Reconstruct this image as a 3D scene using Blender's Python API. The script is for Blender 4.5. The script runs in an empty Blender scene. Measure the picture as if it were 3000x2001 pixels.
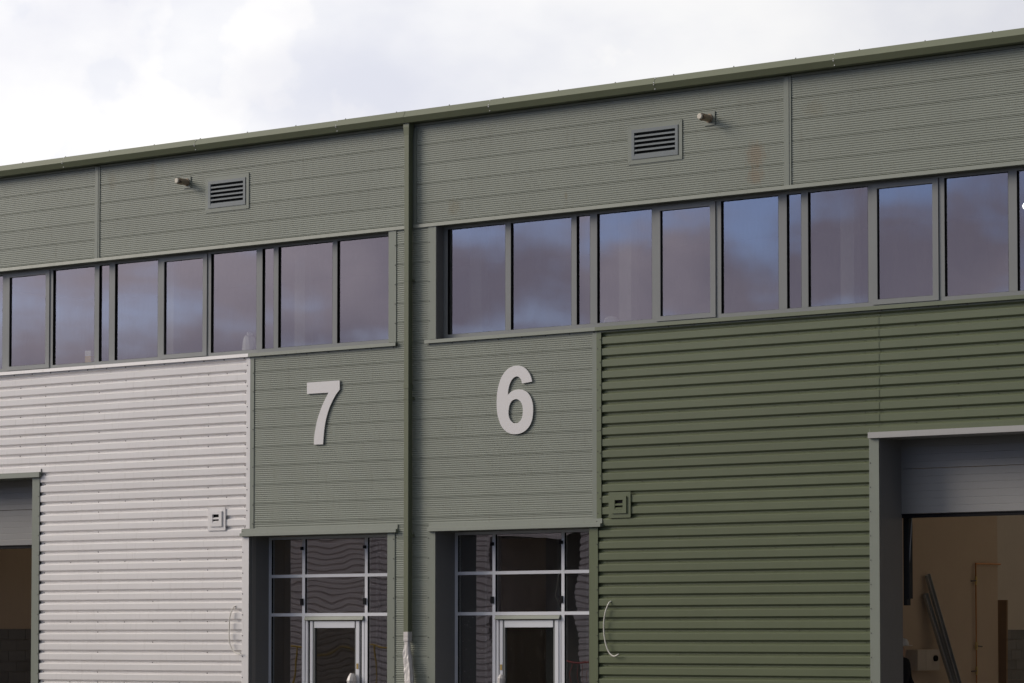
import bpy, bmesh, math, random
from mathutils import Vector
random.seed(7)
S = bpy.context.scene
R = math.radians
C = S.collection

# ------------------------------------------------------------------ camera
cd = bpy.data.cameras.new('camera'); cam = bpy.data.objects.new('camera', cd); C.objects.link(cam)
cd.sensor_width = 36.0; cd.lens = 110.4; cd.shift_y = 0.1329
cd.clip_start = 0.5; cd.clip_end = 2000
cam.location = (33.286, -39.686, 1.75)
cam.rotation_euler = (R(92.93), 0, R(38.06))
S.camera = cam

# ------------------------------------------------------------------ sky, sun, exposure
SUN = Vector((-0.80, -0.46, 0.42)).normalized()
S.view_settings.view_transform = 'Standard'; S.view_settings.look = 'None'
S.view_settings.exposure = 0.74; S.view_settings.gamma = 1.0
S.view_settings.use_curve_mapping = False
w = bpy.data.worlds.new('World'); S.world = w; w.use_nodes = True
nt = w.node_tree; nt.nodes.clear()
def N(t, typ, **k):
    n = t.nodes.new(typ)
    for a, v in k.items(): setattr(n, a, v)
    return n
def math_(t, op, a, b=None, clamp=False):
    n = N(t, 'ShaderNodeMath', operation=op); n.use_clamp = clamp
    for i, v in enumerate((a, b)):
        if v is None: continue
        if isinstance(v, (int, float)): n.inputs[i].default_value = v
        else: t.links.new(v, n.inputs[i])
    return n.outputs[0]
def mixc(t, fac, a, b, typ='MIX'):
    n = N(t, 'ShaderNodeMix', data_type='RGBA', blend_type=typ)
    for i, v in ((0, fac), (6, a), (7, b)):
        if isinstance(v, (int, float)): n.inputs[i].default_value = v
        elif isinstance(v, tuple): n.inputs[i].default_value = (*v[:3], 1)
        else: t.links.new(v, n.inputs[i])
    return n.outputs[2]
def ramp(t, v, lo, hi):
    n = N(t, 'ShaderNodeMapRange', interpolation_type='SMOOTHSTEP'); n.clamp = True
    t.links.new(v, n.inputs[0]); n.inputs[1].default_value = lo; n.inputs[2].default_value = hi
    return n.outputs[0]
sky = N(nt, 'ShaderNodeTexSky', sky_type='NISHITA'); sky.sun_disc = False
sky.sun_elevation = math.asin(SUN.z); sky.sun_rotation = math.atan2(SUN.x, SUN.y)
tc = N(nt, 'ShaderNodeTexCoord')
sx = N(nt, 'ShaderNodeSeparateXYZ'); nt.links.new(tc.outputs['Generated'], sx.inputs[0])
zc = math_(nt, 'ADD', math_(nt, 'MAXIMUM', sx.outputs[2], 0.0), 0.035)
cb = N(nt, 'ShaderNodeCombineXYZ')
nt.links.new(math_(nt, 'DIVIDE', sx.outputs[0], zc), cb.inputs[0])
nt.links.new(math_(nt, 'DIVIDE', sx.outputs[1], zc), cb.inputs[1])
def cloud_noise(scale, off, detail=5, rough=0.5):
    mp = N(nt, 'ShaderNodeMapping'); mp.inputs['Location'].default_value = off
    nt.links.new(cb.outputs[0], mp.inputs[0])
    n = N(nt, 'ShaderNodeTexNoise'); nt.links.new(mp.outputs[0], n.inputs['Vector'])
    n.inputs['Scale'].default_value = scale; n.inputs['Detail'].default_value = detail
    n.inputs['Roughness'].default_value = rough; n.inputs['Distortion'].default_value = 0.3
    return n.outputs[0]
lump = N(nt, 'ShaderNodeTexNoise'); nt.links.new(tc.outputs['Generated'], lump.inputs['Vector']); lump.inputs['Scale'].default_value = 26.0; lump.inputs['Detail'].default_value = 5
cover = ramp(nt, math_(nt, 'ADD', math_(nt, 'MULTIPLY', cloud_noise(0.42, (2.05, 6.37, 0)), 0.64), math_(nt, 'MULTIPLY', lump.outputs[0], 0.36)), 0.42, 0.56)
mp = N(nt, 'ShaderNodeMapping'); mp.inputs['Scale'].default_value = (1, 1, 1.7); mp.inputs['Location'].default_value = (0.4, 0.9, 0.2)
nt.links.new(tc.outputs['Generated'], mp.inputs[0])
pn = N(nt, 'ShaderNodeTexNoise'); nt.links.new(mp.outputs[0], pn.inputs['Vector']); pn.inputs['Scale'].default_value = 6.5; pn.inputs['Detail'].default_value = 6; pn.inputs['Roughness'].default_value = 0.5
shade = ramp(nt, pn.outputs[0], 0.36, 0.64)
dv = N(nt, 'ShaderNodeVectorMath', operation='DOT_PRODUCT'); nt.links.new(tc.outputs['Generated'], dv.inputs[0]); dv.inputs[1].default_value = (-0.93, -0.05, 0.36)   # broad bright cloud field on the sun's side
glow = ramp(nt, dv.outputs['Value'], -0.30, 0.78)
bright = math_(nt, 'ADD', math_(nt, 'MULTIPLY', glow, 1.22), 0.15)
# a lower, mauve bank of cloud lies over the yard side; the rest is thin bright cloud
bank = math_(nt, 'MULTIPLY', ramp(nt, math_(nt, 'MULTIPLY', sx.outputs[1], -1.0), 0.05, 0.5), math_(nt, 'SUBTRACT', 1.0, ramp(nt, sx.outputs[2], 0.14, 0.36)))
ccol = mixc(nt, shade, (3.75, 3.78, 4.1), (5.05, 4.98, 4.85))
bcol = mixc(nt, shade, (2.1, 2.0, 2.55), (4.0, 3.7, 4.15))
ccol = mixc(nt, bank, ccol, bcol)
cm = N(nt, 'ShaderNodeVectorMath', operation='SCALE'); nt.links.new(ccol, cm.inputs[0]); nt.links.new(bright, cm.inputs[3])
blue = mixc(nt, 1.0, sky.outputs[0], (0.36, 0.47, 0.80), 'MULTIPLY')
veil = math_(nt, 'MAXIMUM', cover, math_(nt, 'MULTIPLY', math_(nt, 'SUBTRACT', 1.0, bank), 0.92))   # blue only shows through the low bank
full = mixc(nt, veil, blue, cm.outputs[0])
bg = N(nt, 'ShaderNodeBackground'); bg.inputs[1].default_value = 0.1
nt.links.new(full, bg.inputs[0])
wo = N(nt, 'ShaderNodeOutputWorld'); nt.links.new(bg.outputs[0], wo.inputs[0])
ld = bpy.data.lights.new('sun', 'SUN'); ld.energy = 1.2; ld.angle = R(24); ld.color = (1, 0.89, 0.77)
sun = bpy.data.objects.new('sun', ld); C.objects.link(sun)
sun.rotation_euler = SUN.to_track_quat('Z', 'Y').to_euler()
S.cycles.max_bounces = 8; S.cycles.glossy_bounces = 4; S.cycles.transparent_max_bounces = 12

# ------------------------------------------------------------------ materials
def base_mat(name):
    m = bpy.data.materials.new(name); m.use_nodes = True
    t = m.node_tree; b = t.nodes['Principled BSDF']
    return m, t, b
def pos_noise(t, scale, stretch=(1, 1, 1), detail=4, rough=0.6):
    g = N(t, 'ShaderNodeNewGeometry'); mp = N(t, 'ShaderNodeMapping'); mp.inputs['Scale'].default_value = stretch
    t.links.new(g.outputs['Position'], mp.inputs[0])
    n = N(t, 'ShaderNodeTexNoise'); t.links.new(mp.outputs[0], n.inputs['Vector'])
    n.inputs['Scale'].default_value = scale; n.inputs['Detail'].default_value = detail; n.inputs['Roughness'].default_value = rough
    return n.outputs[0]
def painted(name, col, rough=0.45, var=0.10, dirt=0.12, dirtcol=(0.12, 0.10, 0.07), spec=0.4, metal=0.0, rnd=0.05, stains=()):
    """coated steel: broad tone drift, streaky dirt, a slightly different tone for each piece"""
    m, t, b = base_mat(name)
    n1 = pos_noise(t, 0.9); n2 = pos_noise(t, 14, (1, 1, 0.12), 5, 0.65); n3 = pos_noise(t, 60, (1, 1, 1), 2)
    oi = N(t, 'ShaderNodeObjectInfo')
    f = math_(t, 'ADD', math_(t, 'MULTIPLY', math_(t, 'SUBTRACT', n1, 0.5), var * 2), 1.0)
    f = math_(t, 'ADD', f, math_(t, 'MULTIPLY', math_(t, 'SUBTRACT', oi.outputs['Random'], 0.5), rnd))
    f = math_(t, 'ADD', f, math_(t, 'MULTIPLY', math_(t, 'SUBTRACT', n3, 0.5), 0.06))
    v = N(t, 'ShaderNodeVectorMath', operation='SCALE'); v.inputs[0].default_value = col; t.links.new(f, v.inputs[3])
    c = mixc(t, math_(t, 'MULTIPLY', ramp(t, n2, 0.52, 0.8), dirt), v.outputs[0], dirtcol)
    if stains:
        g = N(t, 'ShaderNodeNewGeometry'); sp = N(t, 'ShaderNodeSeparateXYZ'); t.links.new(g.outputs['Position'], sp.inputs[0])
        sn = pos_noise(t, 9, (2.5, 1, 1.0), 4, 0.7)
        for (x, z, hx, hz, amt, scol) in stains:
            dx = math_(t, 'DIVIDE', math_(t, 'SUBTRACT', sp.outputs[0], x), hx); dz = math_(t, 'DIVIDE', math_(t, 'SUBTRACT', sp.outputs[2], z), hz)
            d = math_(t, 'SQRT', math_(t, 'ADD', math_(t, 'MULTIPLY', dx, dx), math_(t, 'MULTIPLY', dz, dz)))
            d = math_(t, 'ADD', d, math_(t, 'MULTIPLY', math_(t, 'SUBTRACT', sn, 0.5), 1.6))
            k = N(t, 'ShaderNodeMapRange'); k.clamp = True; t.links.new(d, k.inputs[0])
            k.inputs[1].default_value = 1.05; k.inputs[2].default_value = 0.45
            c = mixc(t, math_(t, 'MULTIPLY', k.outputs[0], amt), c, scol)
    t.links.new(c, b.inputs['Base Color'])
    r = math_(t, 'ADD', math_(t, 'MULTIPLY', n2, 0.2), rough - 0.1); t.links.new(r, b.inputs['Roughness'])
    b.inputs['Specular IOR Level'].default_value = spec; b.inputs['Metallic'].default_value = metal
    return m
RUST = (0.25, 0.17, 0.095); OLIVE = (0.20, 0.17, 0.09)
M = {}
M['grey'] = painted('grey_coated_steel', (0.270, 0.292, 0.240), dirt=0.24, stains=(
    (6.92, 9.10, 0.20, 0.24, 0.5, RUST), (6.92, 8.78, 0.17, 0.15, 0.48, RUST), (7.98, 9.70, 0.24, 0.16, 0.22, OLIVE),
    (1.0, 8.80, 0.16, 0.16, 0.35, OLIVE), (-6.9, 9.95, 0.12, 0.2, 0.25, OLIVE), (-5.9, 9.97, 0.1, 0.3, 0.25, OLIVE), (3.3, 8.78, 0.03, 0.08, 0.5, OLIVE)))
M['flash'] = painted('grey_flashing', (0.240, 0.262, 0.214), rough=0.42, dirt=0.15)
M['green'] = painted('green_coated_steel', (0.132, 0.154, 0.083), rough=0.36, spec=0.5, rnd=0.12, dirt=0.20, dirtcol=(0.09, 0.085, 0.05))
M['olive'] = painted('olive_coated_steel', (0.168, 0.184, 0.112), rough=0.42, dirt=0.12)
M['white'] = painted('white_coated_steel', (0.87, 0.84, 0.815), rough=0.36, spec=0.5, var=0.05, dirt=0.22, dirtcol=(0.4, 0.36, 0.3))
M['lightgrey'] = painted('light_grey_coated_steel', (0.40, 0.39, 0.37), rough=0.4)
M['frame'] = painted('grey_window_frame', (0.24, 0.248, 0.24), rough=0.38, dirt=0.06, rnd=0.02)
M['reveal'] = painted('dark_grey_reveal', (0.215, 0.213, 0.205), rough=0.5, dirt=0.06)
M['alu'] = painted('pale_aluminium_frame', (0.78, 0.79, 0.82), rough=0.35, var=0.04, dirt=0.06, dirtcol=(0.3, 0.25, 0.18), rnd=0.02)
M['shutter'] = painted('blue_grey_door_panel', (0.28, 0.277, 0.268), rough=0.45, dirt=0.05, rnd=0.03)
M['louvre'] = painted('blue_grey_louvre', (0.20, 0.225, 0.225), rough=0.4, dirt=0.1)
M['sign'] = painted('white_sign_board', (0.80, 0.775, 0.755), rough=0.45, var=0.03, dirt=0.03, dirtcol=(0.45, 0.4, 0.35))
M['black'] = painted('black_rubber', (0.006, 0.006, 0.008), rough=0.7, var=0.02, dirt=0.0, spec=0.15)
M['deep'] = painted('vent_shade_and_dark_track', (0.035, 0.038, 0.04), rough=0.8)  # near-black tone paints the shade between louvre slats; also the dark door track
M['screw'] = painted('dark_screw_head', (0.10, 0.09, 0.085), rough=0.5)
M['greenscrew'] = painted('green_screw_head', (0.12, 0.13, 0.08), rough=0.35)
M['rivet'] = painted('bright_rivet', (0.8, 0.8, 0.78), rough=0.3)
M['terra'] = painted('sun_faded_beige_plastic', (0.40, 0.31, 0.22), rough=0.55, stains=())
M['cream'] = painted('cream_plastic', (0.72, 0.66, 0.54), rough=0.5)
M['plaster'] = painted('bare_plasterboard', (0.58, 0.46, 0.345), rough=0.9, var=0.08, dirt=0.05, spec=0.1)
M['greywall'] = painted('pale_lining_panel', (0.58, 0.51, 0.43), rough=0.85, var=0.06, dirt=0.05, spec=0.1)
M['block'] = painted('dark_concrete_block', (0.22, 0.215, 0.21), rough=0.95, var=0.12, dirt=0.15, spec=0.1, rnd=0.25)
M['mortar'] = painted('grey_mortar', (0.36, 0.34, 0.31), rough=0.95, spec=0.1)
M['screed'] = painted('concrete_screed', (0.40, 0.38, 0.35), rough=0.85, var=0.15, spec=0.2)
M['steel'] = painted('galvanised_steel', (0.42, 0.43, 0.44), rough=0.4, metal=0.7)
M['copper'] = painted('copper_tube', (0.55, 0.26, 0.11), rough=0.35, metal=0.9)
M['brass'] = painted('brass_fitting', (0.75, 0.55, 0.22), rough=0.3, metal=0.9)
M['timber'] = painted('brown_timber', (0.27, 0.18, 0.115), rough=0.8)
M['plastic'] = painted('white_cable_sheath', (0.88, 0.84, 0.74), rough=0.4, var=0.02, dirt=0.02)
M['film'] = painted('crumpled_white_film', (0.72, 0.68, 0.64), rough=0.35, var=0.06, dirt=0.12, dirtcol=(0.4, 0.35, 0.3))
M['card'] = painted('white_card', (0.75, 0.73, 0.68), rough=0.8)
M['yellow'] = painted('yellow_paint', (0.62, 0.40, 0.02), rough=0.4)
M['red'] = painted('red_paint', (0.45, 0.03, 0.03), rough=0.4)
M['asphalt'] = painted('asphalt', (0.05, 0.049, 0.047), rough=0.9, var=0.2, dirt=0.2, dirtcol=(0.12, 0.11, 0.1), spec=0.2)
M['mauve'] = painted('grey_mauve_steel', (0.62, 0.56, 0.57), rough=0.5)
M['officewall'] = painted('office_wall_paint', (0.30, 0.29, 0.27), rough=0.9, spec=0.1)
M['cloth'] = painted('black_work_jacket', (0.02, 0.02, 0.024), rough=0.9, spec=0.1)
M['skin'] = painted('skin', (0.5, 0.3, 0.2), rough=0.6)
def glass(name, ior, tint, tilt, wav, wscale, dirt):
    """float glass: coated reflection over a clear pane; each pane sits a hair out of true and is slightly wavy"""
    m = bpy.data.materials.new(name); m.use_nodes = True; t = m.node_tree; t.nodes.clear()
    g = N(t, 'ShaderNodeNewGeometry'); oi = N(t, 'ShaderNodeObjectInfo')
    wn = N(t, 'ShaderNodeTexWhiteNoise', noise_dimensions='1D'); t.links.new(oi.outputs['Random'], wn.inputs['W'])
    def centred(sock, k):
        a = N(t, 'ShaderNodeVectorMath', operation='SUBTRACT'); t.links.new(sock, a.inputs[0]); a.inputs[1].default_value = (0.5,) * 3
        s = N(t, 'ShaderNodeVectorMath', operation='SCALE'); t.links.new(a.outputs[0], s.inputs[0]); s.inputs[3].default_value = k
        return s.outputs[0]
    mp = N(t, 'ShaderNodeMapping'); mp.inputs['Scale'].default_value = (1.0, 1.0, 1.0); t.links.new(g.outputs['Position'], mp.inputs[0])
    cmb = N(t, 'ShaderNodeVectorMath', operation='ADD'); t.links.new(mp.outputs[0], cmb.inputs[0])
    sc = N(t, 'ShaderNodeVectorMath', operation='SCALE'); t.links.new(wn.outputs['Color'], sc.inputs[0]); sc.inputs[3].default_value = 20
    t.links.new(sc.outputs[0], cmb.inputs[1])
    no = N(t, 'ShaderNodeTexNoise'); t.links.new(cmb.outputs[0], no.inputs['Vector'])
    no.inputs['Scale'].default_value = wscale; no.inputs['Detail'].default_value = 1.5
    a1 = N(t, 'ShaderNodeVectorMath', operation='ADD'); t.links.new(g.outputs['Normal'], a1.inputs[0]); t.links.new(centred(wn.outputs['Color'], tilt), a1.inputs[1])
    a2 = N(t, 'ShaderNodeVectorMath', operation='ADD'); t.links.new(a1.outputs[0], a2.inputs[0]); t.links.new(centred(no.outputs['Color'], wav), a2.inputs[1])
    nn = N(t, 'ShaderNodeVectorMath', operation='NORMALIZE'); t.links.new(a2.outputs[0], nn.inputs[0])
    gl = N(t, 'ShaderNodeBsdfGlossy'); gl.inputs['Roughness'].default_value = 0.0; gl.inputs['Color'].default_value = (*tint, 1)
    t.links.new(nn.outputs[0], gl.inputs['Normal'])
    tr = N(t, 'ShaderNodeBsdfTransparent'); tr.inputs[0].default_value = (0.80, 0.82, 0.81, 1)
    fr = N(t, 'ShaderNodeFresnel'); fr.inputs[0].default_value = ior
    mx = N(t, 'ShaderNodeMixShader'); t.links.new(math_(t, 'MULTIPLY', fr.outputs[0], math_(t, 'SUBTRACT', 1.0, g.outputs['Backfacing'])), mx.inputs[0]); t.links.new(tr.outputs[0], mx.inputs[1]); t.links.new(gl.outputs[0], mx.inputs[2])
    df = N(t, 'ShaderNodeBsdfDiffuse'); df.inputs[0].default_value = (0.45, 0.43, 0.40, 1)
    dn = pos_noise(t, 5, (4, 4, 0.7), 5, 0.7)
    m2 = N(t, 'ShaderNodeMixShader'); t.links.new(math_(t, 'MULTIPLY', ramp(t, dn, 0.35, 0.8), dirt), m2.inputs[0])
    t.links.new(mx.outputs[0], m2.inputs[1]); t.links.new(df.outputs[0], m2.inputs[2])
    o = N(t, 'ShaderNodeOutputMaterial'); t.links.new(m2.outputs[0], o.inputs[0])
    return m
M['glass'] = glass('mauve_coated_glass', 2.9, (1.0, 0.95, 1.0), 0.010, 0.003, 0.8, 0.035)
M['clear'] = glass('clear_door_glass', 3.3, (1.0, 0.97, 1.0), 0.003, 0.0095, 1.35, 0.03)
M['leafglass'] = glass('plain_door_leaf_glass', 1.7, (1.0, 1.0, 1.0), 0.01, 0.012, 1.5, 0.02)
def emit(name, col, s):
    m = bpy.data.materials.new(name); m.use_nodes = True; t = m.node_tree; t.nodes.clear()
    e = N(t, 'ShaderNodeEmission'); e.inputs[0].default_value = (*col, 1); e.inputs[1].default_value = s
    o = N(t, 'ShaderNodeOutputMaterial'); t.links.new(e.outputs[0], o.inputs[0]); return m
def translucent(name):
    m = bpy.data.materials.new(name); m.use_nodes = True; t = m.node_tree; t.nodes.clear()
    a = N(t, 'ShaderNodeBsdfTransparent'); a.inputs[0].default_value = (0.95, 0.94, 0.9, 1); b = N(t, 'ShaderNodeBsdfDiffuse'); b.inputs[0].default_value = (0.6, 0.6, 0.58, 1)
    x = N(t, 'ShaderNodeMixShader'); x.inputs[0].default_value = 0.15; t.links.new(a.outputs[0], x.inputs[1]); t.links.new(b.outputs[0], x.inputs[2])
    o = N(t, 'ShaderNodeOutputMaterial'); t.links.new(x.outputs[0], o.inputs[0]); return m
M['added_rooflight'] = translucent('added_clear_roof_sheet')  # for the roof panes added to let daylight into the bays
M['lamp'] = emit('lit_lamp_tube', (1.0, 0.98, 0.9), 3.0)

# ------------------------------------------------------------------ mesh helpers
class MB:
    """collects shapes; build() links them as ONE mesh object"""
    def __init__(s): s.v = []; s.f = []
    def quad(s, *p):
        i = len(s.v); s.v += [tuple(q) for q in p]; s.f.append(tuple(range(i, i + len(p)))); return s
    def box(s, x0, x1, y0, y1, z0, z1):
        x0, x1 = sorted((x0, x1)); y0, y1 = sorted((y0, y1)); z0, z1 = sorted((z0, z1))
        i = len(s.v)
        s.v += [(x0, y0, z0), (x1, y0, z0), (x1, y1, z0), (x0, y1, z0), (x0, y0, z1), (x1, y0, z1), (x1, y1, z1), (x0, y1, z1)]
        s.f += [tuple(i + k for k in q) for q in ((0, 3, 2, 1), (4, 5, 6, 7), (0, 1, 5, 4), (1, 2, 6, 5), (2, 3, 7, 6), (3, 0, 4, 7))]
        return s
    def strip(s, x0, x1, prof):
        """open sheet: profile (y,z) from top to bottom swept from x0 to x1"""
        x0, x1 = sorted((x0, x1)); i = len(s.v)
        for y, z in prof: s.v += [(x0, y, z), (x1, y, z)]
        for k in range(len(prof) - 1):
            a = i + 2 * k; s.f.append((a, a + 2, a + 3, a + 1))
        return s
    def prism(s, x0, x1, prof):
        """solid: closed (y,z) profile swept along x"""
        x0, x1 = sorted((x0, x1)); i = len(s.v); n = len(prof)
        s.v += [(x0, y, z) for y, z in prof] + [(x1, y, z) for y, z in prof]
        for k in range(n): s.f.append((i + k, i + (k + 1) % n, i + n + (k + 1) % n, i + n + k))
        s.f.append(tuple(i + k for k in reversed(range(n)))); s.f.append(tuple(i + n + k for k in range(n)))
        return s
    def tube(s, pts, r, n=10, cap=True):
        pts = [Vector(p) for p in pts]; i = len(s.v)
        rs = r if isinstance(r, (list, tuple)) else [r] * len(pts)
        for k, p in enumerate(pts):
            d = (pts[min(k + 1, len(pts) - 1)] - pts[max(k - 1, 0)]).normalized()
            a = d.orthogonal().normalized() if k == 0 else (a - d * a.dot(d)).normalized()
            b = d.cross(a)
            for j in range(n):
                t = 2 * math.pi * j / n; s.v.append(tuple(p + (a * math.cos(t) + b * math.sin(t)) * rs[k]))
        for k in range(len(pts) - 1):
            for j in range(n):
                s.f.append((i + k * n + j, i + k * n + (j + 1) % n, i + (k + 1) * n + (j + 1) % n, i + (k + 1) * n + j))
        if cap:
            s.f.append(tuple(i + j for j in reversed(range(n)))); e = i + (len(pts) - 1) * n; s.f.append(tuple(e + j for j in range(n)))
        return s
    def screw(s, x, y, z, r=0.010, h=0.008, n=6):
        """low domed head standing off a face that looks towards -y"""
        i = len(s.v)
        for rr, yy in ((r, y), (r * 0.75, y - h)):
            for j in range(n):
                t = 2 * math.pi * j / n; s.v.append((x + rr * math.cos(t), yy, z + rr * math.sin(t)))
        for j in range(n): s.f.append((i + j, i + (j + 1) % n, i + n + (j + 1) % n, i + n + j))
        s.f.append(tuple(i + n + j for j in range(n))); return s
    def build(s, name, mat, parent=None, loc=(0, 0, 0), smooth=False, kind=None):
        me = bpy.data.meshes.new(name); me.from_pydata(s.v, [], s.f); me.validate()
        bm = bmesh.new(); bm.from_mesh(me); bmesh.ops.recalc_face_normals(bm, faces=bm.faces) if s.closed else None
        bm.to_mesh(me); bm.free()
        if smooth:
            for p in me.polygons: p.use_smooth = True
        me.materials.append(M[mat]); return put(name, me, parent, loc, kind)
    closed = True
def put(name, me, parent=None, loc=(0, 0, 0), kind=None):
    o = bpy.data.objects.new(name, me); C.objects.link(o); o.location = loc
    if parent: o.parent = parent
    if kind: o['kind'] = kind
    return o
def open_mb():
    m = MB(); m.closed = False; return m
def thing(name, label, cat, loc=(0, 0, 0), group=None):
    o = bpy.data.objects.new(name, None); C.objects.link(o); o.location = loc; o.empty_display_size = 0.2
    o['label'] = label; o['category'] = cat
    if group: o['group'] = group
    return o
def B(*a): return MB().box(*a)

# ------------------------------------------------------------------ ground
g = MB().quad((-500, -500, 0), (500, -500, 0), (500, 500, 0), (-500, 500, 0))
g.build('ground', 'asphalt', kind='structure')

# ------------------------------------------------------------------ the two units
ROW0, ROWP = 9.89, 0.3245             # panel joints
RIB, NR = 0.3245 / 9, 9
PIT, V0 = 0.179, 6.162                # deep profiled sheet: pitch and a valley height
def panel_profile(h):
    """micro-rib panel from z=h down to 0, joint lips at both ends"""
    p = [(0.03, h - 0.002), (0.004, h - 0.003)]
    n = int(round(h / RIB))
    rp = (h - 0.012) / n
    z = h - 0.006
    p.append((0.0, z))
    for k in range(n):
        p += [(-0.0005, z - rp * 0.08), (-0.0005, z - rp * 0.42), (0.0062, z - rp * 0.60), (0.0062, z - rp * 0.80), (0.0, z - rp)]
        z -= rp
    p += [(0.004, 0.003), (0.03, 0.002)]
    return p
_pcache = {}
VENT_HOLES = [(-4.50, -3.64, 9.255, 9.705), (4.62, 5.48, 9.255, 9.70)]
def clip(prof, zlo, zhi):
    out = []
    for i in range(len(prof) - 1):
        (ya, za), (yb, zb) = prof[i], prof[i + 1]
        if zlo <= za <= zhi: out.append((ya, za))
        for zz in (zhi, zlo):
            if zb < zz < za: out.append((ya + (yb - ya) * (za - zz) / (za - zb), zz))
    if zlo <= prof[-1][1] <= zhi: out.append(prof[-1])
    return out
def panels(parent, x0, x1, ztop, zbot):
    """rows of micro-rib panels over one bay; every panel is a part; a panel behind a louvre is cut out for it"""
    ox = parent.location.x; x0, x1 = sorted((x0, x1))
    def cut_panel(h, lo):
        prof = panel_profile(h); holes = [q for q in VENT_HOLES if x0 + ox < q[0] and q[1] < x1 + ox and q[2] < lo + h and q[3] > lo]
        if not holes: return None
        a, b, c, d = holes[0]; a -= x0 + ox; b -= x0 + ox
        m = open_mb().strip(0, a, prof).strip(b, x1 - x0, prof)
        for zl, zh in ((d - lo, h), (0, c - lo)):
            if zh > zl + 0.005:
                q = clip(prof, zl, zh)
                if len(q) > 1: m.strip(a, b, q)
        return m
    k0 = math.floor((ROW0 - ztop) / ROWP + 1e-6)
    z = ROW0 - k0 * ROWP
    while z > zbot + 0.01:
        hi = min(z, ztop); lo = max(z - ROWP, zbot)
        cut = cut_panel(hi - lo, lo) if hi - lo > 0.02 else None
        if cut: cut.build('cladding_panel', 'grey', parent, (x0, 0, lo))
        elif hi - lo > 0.02:
            key = (round(x0, 3), round(x1, 3), round(hi - lo, 3))
            if key not in _pcache:
                m = open_mb().strip(0, abs(x1 - x0), panel_profile(hi - lo))
                o = m.build('cladding_panel', 'grey', parent, (min(x0, x1), 0, lo)); _pcache[key] = o.data
            else: put('cladding_panel', _pcache[key], parent, (min(x0, x1), 0, lo))
        z -= ROWP
def sheet_profile(ztop, zbot):
    """deep trapezoidal sheet between two heights; crown at y=0, valley at y=.032"""
    pts = []
    k0 = int((V0 - ztop) / PIT) - 2; k1 = int((V0 - zbot) / PIT) + 2
    for k in range(k0, k1 + 1):
        v = V0 - k * PIT
        pts += [(0.044, v + 0.0125), (0.044, v + 0.003), (0.0425, v - 0.001), (0.044, v - 0.005), (0.044, v - 0.0125), (0.001, v - 0.038), (0.0, v - 0.0405), (0.0, v - 0.1385), (0.001, v - 0.1405)]
    out = []
    for i in range(len(pts) - 1):
        (ya, za), (yb, zb) = pts[i], pts[i + 1]
        for y, z in ((ya, za),):
            if zbot < z < ztop: out.append((y, z))
        for zz in (ztop, zbot):
            if zb < zz <= za:
                f = (za - zz) / (za - zb); out.append((ya + (yb - ya) * f, zz))
    out.sort(key=lambda q: -q[1])
    return out
def sheets(parent, x0, x1, ztop, zbot, mat, dy=0.0):
    cuts = [V0 - k * PIT for k in (-1, 5, 11, 17, 23, 29, 35)]
    zs = [ztop] + [c for c in cuts if zbot < c < ztop - 0.02] + [zbot]
    for i in range(len(zs) - 1):
        # each sheet laps 4 mm over the one below
        m = open_mb().strip(x0, x1, [(y + dy - 0.0015 * (i % 2), z) for y, z in sheet_profile(zs[i], zs[i + 1])])
        m.build('cladding_sheet', mat, parent)

def flash_h(parent, x0, x1, y0, y1, z0, z1, mat, name='flashing'):
    return B(x0, x1, y0, y1, z0, z1).build(name, mat, parent)

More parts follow.
